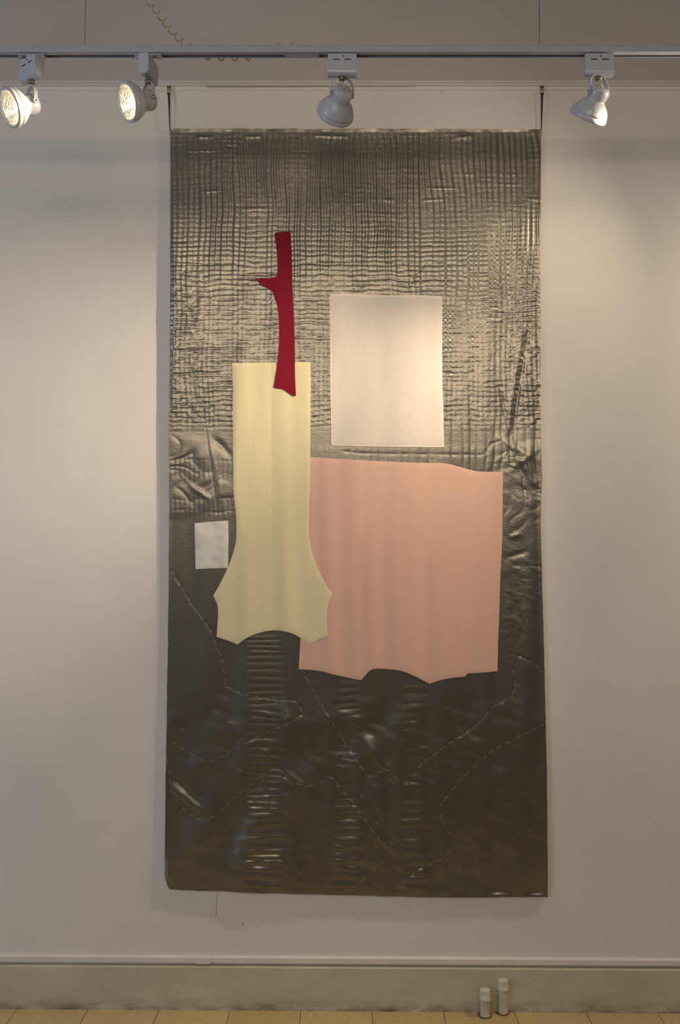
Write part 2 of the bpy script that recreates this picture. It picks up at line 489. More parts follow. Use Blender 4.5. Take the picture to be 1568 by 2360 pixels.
def ground(U, V):
    H = folds(U, V)
    mm = 0.001
    # --- upper gathered area: fine upright ribs crossed by rows of stitches
    Uw = U + 7 * fbm(U, V, 120, 230, 41) + 0.018 * (V - 296) * np.sin((U - 390) / 130.)
    up = 1 - sm(V, 960, 1010)
    ribA = (0.72 + 0.40 * vn(U, V, 90, 160, 51)) * (1 - 0.8 * sm(V, 520, 700)) * sm(V, 300, 330)
    ribs = np.cos(2 * PI * Uw / 13.2) * ribA + 0.25 * np.cos(2 * PI * Uw / 27.5 + 1) * (1 - sm(V, 600, 800))
    Vw = V + 2.6 * fbm(U, V, 60, 40, 61) + 1.2 * vn(U, V, 14, 14, 71) + 5 * vn(U, V, 240, 200, 72) * sm(np.abs(U - 820), 250, 430)
    rows = np.abs(np.sin(PI * Vw / 11.3)) ** 0.65
    rA = 0.16 + 0.85 * sm(V, 470, 640) + 0.55 * np.clip(vn(U, V, 60, 12, 81) + vn(U, V, 90, 50, 82) - 0.35, 0, 1.2) * (1 - sm(V, 560, 700))
    rA = rA * (0.75 + 0.5 * vn(U, V, 50, 40, 83))
    rA = rA * (1 + 0.5 * sm(np.abs(U - 820), 330, 425))
    crk = fbm(U, V, 13, 8, 91, 2) * (0.12 + 0.55 * sm(V, 540, 700) * (0.5 + 0.8 * sm(np.abs(U - 820), 300, 430)))
    cols = np.abs(np.sin(PI * (Uw + 2.0 * vn(U, V, 40, 18, 73)) / 11.0)) ** 0.6
    pits = (0.5 + 0.5 * np.cos(2 * PI * Uw / 11.0)) ** 3 * (1 - np.abs(np.sin(PI * Vw / 11.3))) ** 2
    H = H + mm * up * (ribs + rows * rA * (0.52 + 0.30 * cols) + 0.8 * crk - 0.55 * pits * sm(V, 440, 600))
    # tucks that run right across
    for vy, a in ((604, .7), (628, .9), (641, .6), (776, .6), (806, .5), (862, .5)):
        vv = V - vy - 2 * vn(U, V, 70, 400, int(vy))
        H = H - mm * a * np.exp(-(vv / 2.6) ** 2) * sm(vn(U, V, 130, 900, int(vy) + 5), -0.3, 0.1)
    # --- crumpled belt, strongest at both sides
    side = 0.35 + 0.65 * np.maximum(1 - sm(U, 440, 560), sm(U, 1120, 1180))
    belt = band(V, 1005, 1190, 14) * (1 - sm(U, 540, 700) * (1 - sm(U, 1100, 1160))) 
    beltR = band(V, 1040, 1500, 30) * sm(U, 1150, 1172)
    W1 = U + 30 * vn(U, V, 60, 60, 101); W2 = V + 30 * vn(U, V, 60, 60, 102)
    cr = np.abs(fbm(W1 + 0.5 * W2, W2, 64, 40, 103, 2))
    H = H + mm * (belt * side * 2.0 * cr + beltR * (0.9 * np.abs(fbm(W1 - W2 * .4, W2, 34, 38, 113, 3))))
    for vy in (1062, 1150, 1178):
        H = H - mm * 0.45 * np.exp(-((V - vy - 5 * vn(U, V, 34, 300, vy)) / 3.5) ** 2) * (0.6 + 0.6 * vn(U, V, 22, 300, vy + 3)) * (1 - sm(U, 520, 560))
    for vy in (1068, 1094, 1158, 1180):
        rr = np.cos(2 * PI * U / 11) * np.exp(-((V - vy) / 12.) ** 2) * 0.22
        H = H + mm * rr * (1 - sm(U, 520, 560))
    # short upright pleats on the right, below the rows
    pl_ = band(V, 965, 1075, 18) * sm(U, 1000, 1050) + 0.7 * band(V, 1030, 1085, 8) * sm(U, 700, 740)
    H = H + mm * 0.7 * pl_ * np.abs(np.sin(2 * PI * (U + 6 * vn(U, V, 30, 60, 121)) / 38)) ** 0.7
    # long slanting creases at the right edge
    for (x0, y0, x1, y1, a, wd) in ((1222, 745, 1180, 1000, -1.2, 5), (1205, 760, 1168, 1000, 1.0, 7), (1150, 880, 1172, 985, -0.9, 4), (1196, 890, 1186, 1010, -1.0, 4),
                                    (1085, 900, 1092, 1030, -0.5, 4), (985, 600, 935, 670, -0.5, 2.5), (470, 950, 500, 1180, -0.35, 3), (475, 980, 520, 1190, .4, 6), (452, 316, 492, 316, .5, 3), (566, 315, 600, 314, .6, 3.5), (726, 312, 800, 315, .6, 4), (1050, 316, 1090, 314, .6, 4), (432, 348, 512, 347, .45, 2), (470, 442, 505, 440, .45, 2.5), (886, 460, 905, 462, .6, 3), (975, 462, 1020, 458, .4, 2), (980, 433, 1050, 433, .4, 2),
                                    (1140, 760, 1215, 830, -.5, 3), (828, 1690, 905, 1790, 2.6, 13), (850, 1800, 900, 1900, 2.0, 12), (868, 1925, 925, 1965, 2.0, 9),
                                    (395, 1815, 470, 1870, 2.4, 10), (650, 1620, 672, 1680, 1.6, 7), (400, 1790, 455, 1850, -1.8, 8), (660, 1780, 700, 1810, 1.5, 8),
                                    (440, 1120, 480, 1148, 1.3, 6), (495, 1010, 530, 1050, -1.2, 8), (1150, 1010, 1240, 1060, .8, 9), (1180, 1080, 1236, 1040, .9, 7),
                                    (1178, 1238, 1198, 1232, 1.1, 6), (1168, 1285, 1215, 1272, -.8, 6)):
        dx, dy = x1 - x0, y1 - y0; L2 = dx * dx + dy * dy
        t = np.clip(((U - x0) * dx + (V - y0) * dy) / L2, 0, 1)
        d2 = (U - x0 - t * dx) ** 2 + (V - y0 - t * dy) ** 2
        H = H + 1.7 * mm * a * np.exp(-d2 / wd ** 2) * (np.sin(PI * np.clip(t * .9 + .05, 0, 1)) ** .5)
    # --- lower area: three upright bands of tight horizontal puckers
    for (c0, c1, v0, v1, amp, per, sd) in ((572, 648, 1466, 2046, 1.0, 15.5, 131), (778, 826, 1572, 2052, 0.95, 17, 141), (934, 980, 1578, 2052, 0.95, 21, 151)):
        lean = -6 * sm(V, 1700, 2040)
        m = band(U - lean + 4 * vn(U, V, 60, 30, sd), c0, c1 + 6 * sm(V, 1750, 1950), 10) * band(V, v0, v1, 8)
        grow = 0.55 + 0.75 * sm(V, 1600, 1960)
        ph = V + 3.5 * vn(U, V, 50, 26, sd + 1) + 7 * vn(U, V, 160, 60, sd + 2)
        rows2 = np.abs(np.sin(PI * ph / per)) ** 1.0 * 1.25 + 0.22 * np.cos(2 * PI * U / 6.5) * (1 - sm(V, 1700, 1800))
        H = H + mm * m * amp * grow * rows2
        # soft slack ends beside the band
        mm2 = band(U, c0 - 26, c1 + 30, 20) * band(V, v0 + 120, v1, 20) * 0.5
        H = H + mm * mm2 * np.sin(2 * PI * (ph + 6 * np.sin(U / 30.)) / (per * 2)) * 0.9 * sm(V, 1700, 1900)
    # loose drifts between the stitched lines
    lowz = sm(V, 1570, 1680)
    H = H + mm * lowz * (3.6 * vn(U + .4 * V, V, 60, 90, 161) + 1.2 * fbm(U, V - .3 * U, 40, 26, 165, 2))
    return H

# stitched lines (pixel paths on the textile)
LINES = [
 [(396,1316),(413,1343.5),(441.8,1390.8),(484.8,1451),(494.9,1474),(512,1520.4),(519,1563.4),(522,1580.6),(548,1595),(582.4,1604.5),(637,1614.2),(681.4,1615),(693,1628),(693.8,1648),(683,1656.7),(642.7,1675.4),(576.7,1706.9),(513.5,1741.4),(490.5,1754.3),(467.6,1750.8),(427.4,1729.9),(388.7,1705.5)],
 [(383,1747),(390,1767),(393,1818.9),(407.3,1844.7),(427.4,1872),(456,1886.3),(476,1887.8),(499,1877.7),(530.7,1847.6),(576.7,1808.8),(616.8,1778.7),(639.8,1767.2),(657,1790),(674.3,1803),(708.7,1810.8),(731.7,1807.4),(763.2,1788.7),(780.4,1810.3),(814.9,1851.9),(840.5,1888.8),(867,1924),(889,1956.3),(899,1972)],
 [(697.2,1545),(705.8,1557.7),(728.8,1600.7),(754.6,1643.8),(780.4,1692.6),(817.8,1744.2),(828.8,1762.7),(849.3,1789),(881.6,1777.3),(894.8,1771.5),(916.8,1800.8),(937.3,1805.2),(960.8,1780.3),(966.7,1764),(1007.7,1733.3),(1060.5,1698),(1098.7,1671.7),(1133.9,1630.7),(1180.8,1604.3),(1189.6,1574.9),(1183.7,1542.7),(1176.4,1506.9),(1198.4,1511.9),(1227.7,1526.5),(1253,1548.5)],
 [(1255,1668.8),(1227.7,1682),(1172,1709.9),(1125,1739.2),(1078,1783.2),(1037,1827.2),(1012,1862.4),(1022.4,1897.6),(1048.8,1941.6),(1025,1976.8),(993,1994.4),(966.7,2000.3),(949,2015),(912.4,2053.1)],
 [(887.5,1982.7),(843.5,2022.3),(825.9,2041.3)],
 [(793,1040),(820,1044),(895.8,1046),(999.6,1046.8),(1106,1048.2),(1117.4,1045.5),(1134,1021.6),(1153.9,1016),(1182,1041.2),(1193.2,1066.5),(1205.8,1103),(1208.6,1128.2),(1212,1170)],
]

def seg_dist(U, V, x0, y0, x1, y1):
    dx, dy = x1 - x0, y1 - y0; L2 = dx * dx + dy * dy + 1e-9
    t = np.clip(((U - x0) * dx + (V - y0) * dy) / L2, 0, 1)
    return np.sqrt((U - x0 - t * dx) ** 2 + (V - y0 - t * dy) ** 2)

def interp(v, tab):
    ys = [a for a, b in tab]; xs_ = [b for a, b in tab]
    return np.interp(v, ys, xs_)
LEFT = [(296, 391.5), (330, 392), (620, 393), (900, 391), (1000, 389), (1200, 390), (1500, 387), (1800, 382), (1990, 380.5), (2020, 381), (2040, 386), (2050, 392)]
RIGHT = [(296, 1248), (500, 1247), (640, 1246), (780, 1249), (1000, 1248), (1100, 1250), (1200, 1247), (1400, 1252), (1600, 1257), (1800, 1261), (2067, 1263)]
BOT = [(0.0, 2048), (0.02, 2050), (0.13, 2052), (0.25, 2055), (0.36, 2059), (0.5, 2063), (0.64, 2066), (0.8, 2068), (0.92, 2066), (1.0, 2067)]

YF = -0.012     # distance of the textile's face from the wall
def edge_fall(U, V):
    L = np.interp(V, [a for a, b in LEFT], [b for a, b in LEFT]); R = np.interp(V, [a for a, b in RIGHT], [b for a, b in RIGHT])
    d = np.minimum(np.minimum(U - L, R - U), np.minimum(V - 296, 2064 - V))
    return sm(d, -1, 9)

def surfY(U, V, extra=0.0, Hf=folds):
    lift = 0.004 * sm(V, 1400, 2040)      # the foot hangs a little freer of the wall
    return YF - lift - Hf(U, V) * (0.25 + 0.75 * edge_fall(U, V)) - extra

hang = empty('textile_hanging', (P(820, 296).x, -0.006, P(820, 2064).z))
tag(hang, 'tall grey quilted satin wall hanging with sewn-on fabric shapes on the white wall', 'wall hanging')
bpy.context.view_layer.update()
HL = np.array(hang.location)

def np_mesh(name, co, faces, m, smooth=True, parent=None, sharp=False):
    me = bpy.data.meshes.new(name)
    nv = len(co); nf = len(faces); k = faces.shape[1]
    me.vertices.add(nv); me.vertices.foreach_set('co', np.ascontiguousarray(co, dtype=np.float32).ravel())
    me.loops.add(nf * k); me.loops.foreach_set('vertex_index', np.ascontiguousarray(faces, dtype=np.int32).ravel())
    me.polygons.add(nf)
    me.polygons.foreach_set('loop_start', np.arange(0, nf * k, k, dtype=np.int32))
    me.polygons.foreach_set('loop_total', np.full(nf, k, dtype=np.int32))
    me.update(calc_edges=True)
    if smooth: me.polygons.foreach_set('use_smooth', np.ones(nf, dtype=bool))
    me.validate()
    me.set_sharp_from_angle(angle=math.radians(55))
    return link(name, me, m, parent)

# ---- satin ground sheet
NU, NV = 620, 1240
uu = np.linspace(0, 1, NU); vv = np.linspace(0, 1, NV)
US, VS = np.meshgrid(uu, vv)
Vtop = 296 + 1.0 * US + 0.8 * vn(US * 870, VS * 0, 14, 10, 5)
Vbot = np.interp(US, [a for a, b in BOT], [b for a, b in BOT]) + 0.9 * vn(US * 870, VS * 0, 18, 10, 6)
Vp = Vtop + (Vbot - Vtop) * VS
Lx = np.interp(Vp, [a for a, b in LEFT], [b for a, b in LEFT]) + 0.5 * vn(US * 0, Vp, 10, 22, 7)
Rx = np.interp(Vp, [a for a, b in RIGHT], [b for a, b in RIGHT]) + 0.5 * vn(US * 0, Vp, 10, 22, 8)
Up = Lx + (Rx - Lx) * US
Hg = ground(Up, Vp)
# dimples along the tacking stitches
rx = int(NU * 26 / 870.)
for ln in LINES:
    for (x0, y0), (x1, y1) in zip(ln[:-1], ln[1:]):
        i0 = np.searchsorted(vv, (min(y0, y1) - 326) / 1768.); i1 = np.searchsorted(vv, (max(y0, y1) - 266) / 1768.)
        i0 = max(0, i0); i1 = min(NV, i1 + 6)
        sl = slice(i0, i1)
        d = seg_dist(Up[sl], Vp[sl], x0, y0, x1, y1)
        Hg[sl] -= 0.00055 * np.exp(-(d / 3.2) ** 2) * (0.8 + 0.6 * vn(Up[sl], Vp[sl], 12, 12, 9)) * (d < 20)
Yg = YF - 0.004 * sm(Vp, 1400, 2040) - Hg * (0.25 + 0.75 * edge_fall(Up, Vp))
Xw, Zw = PN(Up, Vp, -0.013)
front = np.stack([Xw, Yg, Zw], -1)
# rolled rim to the back
def ring(off_in, y):
    idx = [(0, j) for j in range(NU)] + [(i, NU - 1) for i in range(1, NV)] + [(NV - 1, j) for j in range(NU - 2, -1, -1)] + [(i, 0) for i in range(NV - 2, 0, -1)]
    ii = np.array([a for a, b in idx]); jj = np.array([b for a, b in idx])
    return ii, jj
ii, jj = ring(0, 0)
rim = front[ii, jj].copy(); rim[:, 1] = -0.0025
co = np.concatenate([front.reshape(-1, 3), rim]) - HL
g = np.arange(NU * NV).reshape(NV, NU)
F1 = np.stack([g[:-1, :-1], g[1:, :-1], g[1:, 1:], g[:-1, 1:]], -1).reshape(-1, 4)
ri = g[ii, jj]; rb = NU * NV + np.arange(len(ri))
F2 = np.stack([ri, np.roll(ri, -1), np.roll(rb, -1), rb], -1)
sheet = np_mesh('satin_ground', co, np.concatenate([F1, F2]), M['satin'], True, hang)
tag(sheet, 'grey puckered satin ground')

# ---- sewn-on pieces
def densify(poly, step=3.0):
    out = []
    n = len(poly)
    for i in range(n):
        (x0, y0), (x1, y1) = poly[i], poly[(i + 1) % n]
        L = math.hypot(x1 - x0, y1 - y0); k = max(1, int(round(L / step)))
        for q in range(k):
            out.append((x0 + (x1 - x0) * q / k, y0 + (y1 - y0) * q / k))
    return out

def smooth_path(pts, n=6, corners=()):
    """Catmull-Rom through the traced points, keeping the corners sharp"""
    out = []
    N = len(pts)
    for i in range(N):
        p0, p1, p2, p3 = pts[(i - 1) % N], pts[i], pts[(i + 1) % N], pts[(i + 2) % N]
        if i in corners: p0 = (2 * p1[0] - p2[0], 2 * p1[1] - p2[1])
        if (i + 1) % N in corners: p3 = (2 * p2[0] - p1[0], 2 * p2[1] - p1[1])
        for q in range(n):
            t = q / n
            out.append(tuple(0.5 * (2 * p1[c] + (p2[c] - p0[c]) * t + (2 * p0[c] - 5 * p1[c] + 4 * p2[c] - p3[c]) * t * t + (3 * p1[c] - p0[c] - 3 * p2[c] + p3[c]) * t ** 3) for c in (0, 1)))
    return out

def inside(px, py, poly):
    c = np.zeros(px.shape, bool); n = len(poly)
    for i in range(n):
        x0, y0 = poly[i]; x1, y1 = poly[(i + 1) % n]
        cond = ((y0 > py) != (y1 > py))
        with np.errstate(divide='ignore', invalid='ignore'):
            xi = (x1 - x0) * (py - y0) / (y1 - y0 + 1e-12) + x0
        c ^= cond & (px < xi)
    return c

def patch(name, poly, m, lift, Hfun, efac=0.75, step=5.0, thick=0.0009, parent=None, pucker=0.0004, label=None):
    b = densify(poly, 3.0)
    bx = np.array([p[0] for p in b]); by = np.array([p[1] for p in b])
    gx, gy = np.meshgrid(np.arange(bx.min() + 2, bx.max(), step), np.arange(by.min() + 2, by.max(), step))
    gx = gx + (np.arange(gx.shape[0]) % 2)[:, None] * step / 2
    gx = gx.ravel(); gy = gy.ravel()
    ok = inside(gx, gy, b)
    gx, gy = gx[ok], gy[ok]
    # keep clear of the outline
    dm = np.full(gx.shape, 1e9)
    for i in range(0, len(b)):
        dm = np.minimum(dm, (gx - bx[i]) ** 2 + (gy - by[i]) ** 2)
    dm = np.sqrt(dm); ok = dm > step * 0.45
    gx, gy = gx[ok], gy[ok]
    n = len(b)
    pts = [Vector((float(x), float(y))) for x, y in zip(np.concatenate([bx, gx]), np.concatenate([by, gy]))]
    vs, es, fs, _, _, _ = delaunay_2d_cdt(pts, [(i, (i + 1) % n) for i in range(n)], [], 1, 1e-4)
    X = np.array([v.x for v in vs]); Y = np.array([v.y for v in vs])
    dB = np.full(X.shape, 1e9)
    for i in range(0, n): dB = np.minimum(dB, (X - bx[i]) ** 2 + (Y - by[i]) ** 2)
    dB = np.sqrt(dB)
    e = sm(dB, 0, 7)
    yy = YF - 0.004 * sm(Y, 1400, 2040) - Hfun(X, Y) - lift * (efac + (1 - efac) * e) - pucker * (1 - e) * vn(X, Y, 7, 7, 77)
    xw, zw = PN(X, Y, -0.014)
    co = np.stack([xw, yy, zw], -1)
    nb = len(co)
    back = co.copy(); back[:, 1] += thick + lift * 0.5 * (1 - e)
    back[:, 1] = np.minimum(back[:, 1], yy + 0.004)
    fr = [tuple(f) for f in fs]
    # orient front faces towards -y
    out = []
    cnt = {}
    for f in fr:
        a, c, d = co[f[0]], co[f[1]], co[f[2]]
        nrm = np.cross(c - a, d - a)
        if nrm[1] > 0: f = f[::-1]
        out.append(f)
        for q in range(3):
            ed = (f[q], f[(q + 1) % 3]); cnt[ed] = 1
    tri = list(out)
    for f in out: tri.append((f[0] + nb, f[2] + nb, f[1] + nb))
    for (a, c) in cnt:
        if (c, a) not in cnt:
            tri.append((c, a, a + nb)); tri.append((c, a + nb, c + nb))
    allco = np.concatenate([co, back])
    if parent is None: allco = allco - HL; par = hang
    else: par = parent; allco = allco - HL
    o = np_mesh(name, allco, np.array(tri), m, True, par)
    if label: o['label'] = label
    return o

def cotton(seed, fu=90, amp=0.0010, base=0.8):
    def f(U, V):
        return base * folds(U, V) + amp * (vn(U, V, fu * 0.35, fu * 3.0, seed) + 0.45 * vn(U + .3 * V, V, fu * .5, fu * .8, seed + 1))
    return f

CREAM = [(535.2,837.3),(600,836),(660,835),(715.5,834),(716.4,900),(715.3,1014.8),(715.3,1101),(712.4,1172.7),(712.0,1224),(715.3,1253),(723,1284.6),(734.5,1313.3),(750.3,1344.9),(766.1,1369.3),
 (757.5,1390.8),(754,1413.8),(754,1439.6),(756,1464.9),(734.5,1474.6),(713,1486.1),(700,1475.5),(685.7,1466),(668.5,1458.3),(648.4,1454),(628.3,1453.1),(605.4,1456.8),(582.4,1464),(565.2,1472.6),(547.4,1485.5),
 (525,1476.3),(499.7,1467.5),(501.2,1445.4),(502.9,1416.6),(501.2,1393.7),(496.3,1382.2),(491.7,1372.7),(502,1354.9),(516.4,1327.7),(527.9,1301.8),(537.9,1273.1),(543.6,1250.2),(545.4,1224.3),(544.5,1187),(541.6,1158.3),(538.8,1123.9),(537.6,1043.5),(537,957.4),(537,900)]
cc = {0, 3, 13, 17, 19, 28, 30, 35}
PINK = [(700,1053),(715.7,1053.3),(774,1057),(868,1062),(962.2,1066.5),(1011,1066.5),(1037.5,1069.9),(1063.8,1076.7),(1086.4,1083),(1112.7,1086.8),(1160.5,1087.2),(1159.8,1142.9),(1158.6,1240.7),(1154.9,1316),(1152.2,1406.3),(1149.2,1481.5),(1147.7,1547.4),
 (1112.7,1550.4),(1080.7,1552.3),(1071.3,1559.8),(1041.2,1562.8),(1014.9,1568),(990.4,1576.4),(973.5,1567.3),(950.9,1556),(924.6,1546.3),(890.7,1542.5),(862.5,1542.1),(849.3,1549.3),(833.1,1568),(808,1563.6),(770.3,1554.9),(736.4,1546.6),(688.7,1542.5),(690.2,1511.6),(692.4,1474),(696,1400),(700,1250)]
pc = {0, 10, 16, 18, 19, 22, 29, 33}
RED = [(634,537.3),(669.6,533.1),(671.8,570),(673.2,598),(673.8,640),(675.2,691),(676.9,738.5),(678.8,780.6),(679.7,817),(680.5,864.8),(682.5,911.9),(678,912.8),(670.4,910.2),(660.6,903.2),(652.2,897.9),(641,896.2),(631.1,893.7),
 (635.3,867.6),(639.6,836.7),(642.4,803),(643.8,775),(642.9,738.5),(640.4,713.3),(635.9,693.6),(629.7,675.4),(621.3,665.6),(611.5,661.3),(603,657.1),(594.7,648.7),(589,642.5),(604.5,642),(621.3,641.4),(632.5,639.5),(638.7,635.2),(640.1,617.9),(639.5,592.6),(637.3,570.2),(635.3,553.3)]
rc = {0, 1, 10, 16, 29}
WHITE = [(760.8,677.3),(820,677.3),(904,680),(954.7,679.3),(1019.8,682),(1020,859),(1022.6,948.6),(1024.5,1030.6),(920,1030),(820,1028.6),(764.6,1026.6),(762,900)]
wc = {0, 4, 7, 10}
SMALL = [(448.6,1206),(486,1202.5),(525.9,1199.9),(526.5,1250),(525.4,1309),(488,1310),(450.7,1311.9),(449.6,1260)]
sc_ = {0, 2, 4, 6}

def pink_h(U, V):
    t = folds(U, V) + 0.0011 * sm(U, 745, 800) * np.sin(2 * PI * (U + 10 * vn(U, V, 200, 400, 201)) / 118 + 1.2)
    t = t - 0.0028 * np.exp(-((U - 838 - 12 * vn(U, V, 300, 260, 203)) / 20.) ** 2)
    t = t - 0.0010 * np.exp(-((U - 735 - 8 * vn(U, V, 300, 260, 204)) / 12.) ** 2)
    return t + 0.0004 * vn(U, V, 26, 160, 205) * sm(U, 745, 790)
def cream_h(U, V):
    t = folds(U, V) + 0.0009 * vn(U, V, 30, 260, 211)
    t = t - 0.0006 * np.exp(-((U - 626.5) / 2.2) ** 2)          # pressed centre fold
    for fy in (1143, 1301): t = t - 0.00035 * np.exp(-((V - fy) / 1.8) ** 2)
    return t
def linen_h(U, V):
    t = folds(U, V) + 0.0012 * vn(U + 0.45 * V, V, 46, 150, 221) * sm(V, 720, 860)
    return t
def small_h(U, V):
    return folds(U, V) + 0.0012 * fbm(U + .6 * V, V - .4 * U, 34, 26, 231, 2)

o_pink = patch('pink_panel', smooth_path(PINK, 5, pc), M['pink'], 0.0030, pink_h, label='salmon pink panel with a scalloped lower edge')
o_cream = patch('cream_panel', smooth_path(CREAM, 5, cc), M['cream'], 0.0048, cream_h, label='cream column shape flaring out at its foot')
o_linen = patch('white_rectangle', smooth_path(WHITE, 6, wc), M['linen'], 0.0034, linen_h, label='off-white linen rectangle')
o_small = patch('small_white_square', smooth_path(SMALL, 4, sc_), M['white'], 0.0032, small_h, label='small white cloth rectangle near the left edge')
o_red = patch('red_branch', smooth_path(RED, 5, rc), M['red'], 0.0066, efac=1.0, Hfun= cotton(241, amp=0.0003, base=1.0), label='crimson branch shape with one thorn')
# doubled hem of the linen
WT = [(760.9,677.4),(820,677.4),(904,680.1),(954.7,679.4),(1019.7,682),(1019.8,691.5),(954.7,688.5),(904,689),(820,686.5),(765.5,686.5),(767.5,900),(769,1021.5),(820,1023),(920,1024.5),(1024.2,1025),(1024.4,1030.5),(920,1029.9),(820,1028.5),(764.7,1026.5),(762.1,900)]
patch('hem', WT, M['linen_hem'], 0.0038, linen_h, step=4, thick=0.0003, parent=o_linen, pucker=0.0, label='paler doubled edge')

# ---- tacking threads
Ymin_grid = Yg
def hgt(x, y):
    i = int(round(np.clip((y - 296.5) / 1768. * (NV - 1), 0, NV - 1)))
    j = int(round(np.clip((x - Lx[i, 0]) / (Rx[i, 0] - Lx[i, 0]) * (NU - 1), 0, NU - 1)))
    return float(Yg[i, j])
def dashes(name, lines, m, on=10.0, off=11.0, r=0.0005, lift=0.0004, seed=1, label=None, avoid=()):
    """a running stitch: one thread that rises through the cloth for each dash and dives under it between"""
    rnd = random.Random(seed)
    bm = bmesh.new()
    for ln in lines:
        S_ = [0.0]
        for (x0, y0), (x1, y1) in zip(ln[:-1], ln[1:]): S_.append(S_[-1] + math.hypot(x1 - x0, y1 - y0))
        def at(s):
            return (float(np.interp(s, S_, [p[0] for p in ln])), float(np.interp(s, S_, [p[1] for p in ln])))
        def wp(x, y, yy):
            q = P(x, y, -0.013); return Vector((q.x, yy, q.z)) - Vector(HL)
        s = 1.0; pp = []
        while s < S_[-1] - 2:
            L = on * rnd.uniform(0.7, 1.25)
            a = at(s); b = at(min(S_[-1], s + L))
            mid = ((a[0] + b[0]) / 2, (a[1] + b[1]) / 2)
            hid = any(bool(inside(np.array([mid[0]]), np.array([mid[1]]), q)[0]) for q in avoid)
            hs = [hgt(a[0] + (b[0] - a[0]) * t, a[1] + (b[1] - a[1]) * t) for t in (0, .25, .5, .75, 1)]
            pp.append(wp(a[0], a[1], max(hs[0], -0.0065) + 0.003))
            for t, h0 in zip((0, .25, .5, .75, 1), hs):
                x = a[0] + (b[0] - a[0]) * t; y = a[1] + (b[1] - a[1]) * t
                yy = min(h0, min(hs) + 0.0006) - lift
                if hid: yy = h0 + 0.003
                pp.append(wp(x, y, yy))
            pp.append(wp(b[0], b[1], max(hs[-1], -0.0065) + 0.003))
            s += L + off * rnd.uniform(0.7, 1.3)
        tube(bm, pp, r, 5)
    o = from_bm(name, bm, m, hang, True)
    if label: o['label'] = label
    return o
for q, ln in enumerate(LINES):
    dashes('tacking_stitches', [ln], M['thread'], 11, 13, 0.00042, seed=q + 1, label='pale dashed tacking stitches')
AV = [RED, WHITE, CREAM]
for q, y in enumerate((328, 371, 410, 449, 486, 524, 564)):
    ln = [(395 + 8 * k, y + 1.6 * math.sin(k * .35 + q) + 0.004 * 8 * k) for k in range(106)]
    dashes('gathering_stitches', [ln], M['brown_thread'], 6, 8, 0.00022, lift=0.0002, seed=50 + q, avoid=AV, label='faint reddish running stitches')
for q, y in enumerate((1886, 1925, 1968)):
    ln = [(905 + 8 * k, y + 0.03 * 8 * k + 2 * math.sin(k * .3)) for k in range(44)]
    dashes('gathering_stitches', [ln], M['brown_thread'], 6, 10, 0.00022, lift=0.0002, seed=70 + q, label='faint reddish running stitches')
# overcast stitches round the pink and white pieces
def overcast(name, poly, m, par, lift, Hfun, gap=7.5, ln=3.2, r=0.00018):
    """a whip stitch: one thread that crosses the edge at every step"""
    bm = bmesh.new(); b = densify(poly, 1.0)
    n = len(b); k = 0.0; q2 = []
    while k < n - 2:
        i = int(k); x0, y0 = b[i]; x1, y1 = b[(i + 1) % n]
        tx, ty = x1 - x0, y1 - y0; L = math.hypot(tx, ty) + 1e-9
        nx, ny = -ty / L, tx / L
        q2 += [(x0 + nx * ln * .6, y0 + ny * ln * .6), (x0 - nx * ln * .5, y0 - ny * ln * .5)]
        k += gap
    X = np.array([p[0] for p in q2]); Y = np.array([p[1] for p in q2])
    yy = YF - 0.004 * sm(Y, 1400, 2040) - Hfun(X, Y) - lift
    pp = []
    for i, (x, y) in enumerate(q2):
        q = P(x, y, -0.014); v = Vector((q.x, yy[i], q.z)) - Vector(HL)
        hid = v + Vector((0, 0.003, 0))
        pp += [hid, v] if i % 2 == 0 else [v, hid]
    tube(bm, pp, r, 4)
    return from_bm(name, bm, m, par)
overcast('edge_stitches', PINK[1:34], M['dark_thread'], o_pink, 0.0026, pink_h)

# yellow thread end at the top right corner
bm = bmesh.new(); a = P(1249.5, 301, -0.012); b = P(1248.2, 311, -0.012)
tube(bm, [Vector((a.x, -0.013, a.z)) - Vector(HL), Vector((a.x + .0012, -0.014, (a.z + b.z) / 2)) - Vector(HL), Vector((b.x, -0.013, b.z)) - Vector(HL)], [0.0006, 0.0014, 0.001], 6)
from_bm('knot', bm, M['yellow_thread'], hang, True)['label'] = 'yellow thread knot'

# ------------------------------------------------------------------ hooks and cords on the picture rail
def hook(px, label, tilt):
    top = P(px, 199, -0.011); bot = P(px, 218, -0.011)
    root = empty('picture_hook', (top.x, -0.012, bot.z)); tag(root, label, 'hook', 'metal hooks on the picture rail')
    hh = top.z - bot.z; ww = 0.0052
    bm = bmesh.new()
    box(bm, -ww, -ww + .0034, -0.0015, 0.0015, 0, hh); box(bm, ww - .0034, ww, -0.0015, 0.0015, 0, hh)
    box(bm, -ww, ww, -0.0015, 0.0015, hh - .006, hh); box(bm, -ww, ww, -0.0015, 0.0015, 0, .003)
    box(bm, -ww, ww, -0.0015, 0.010, hh - .0016, hh + .0012)
    bmesh.ops.remove_doubles(bm, verts=bm.verts, dist=1e-6)
    from_bm('clip', bm, M['steel'], root)
    bm = bmesh.new(); e = P(px + tilt, 299, -0.012)
    s0 = P(px + tilt * .1, 219, -0.013)
    pts = []; rr = []
    for q in range(13):
        t = q / 12
        pts.append(Vector((s0.x + (e.x - s0.x) * t, -0.0165 + 0.0045 * t, s0.z + 0.004 + (e.z - s0.z - 0.004) * t)) - Vector(root.location))
        rr.append(0.0030 if 0.08 < t < 0.3 else (0.0028 if t <= .08 else 0.0027 - 0.0014 * (t - .3) / .7))
    tube(bm, pts, rr, 8)
    from_bm('cord', bm, M['cord'], root, True)
    return root
hook(389.5, 'metal picture hook with black cord at the left corner of the textile', 2.3)
hook(1250, 'metal picture hook with black cord at the right corner of the textile', -1.5)

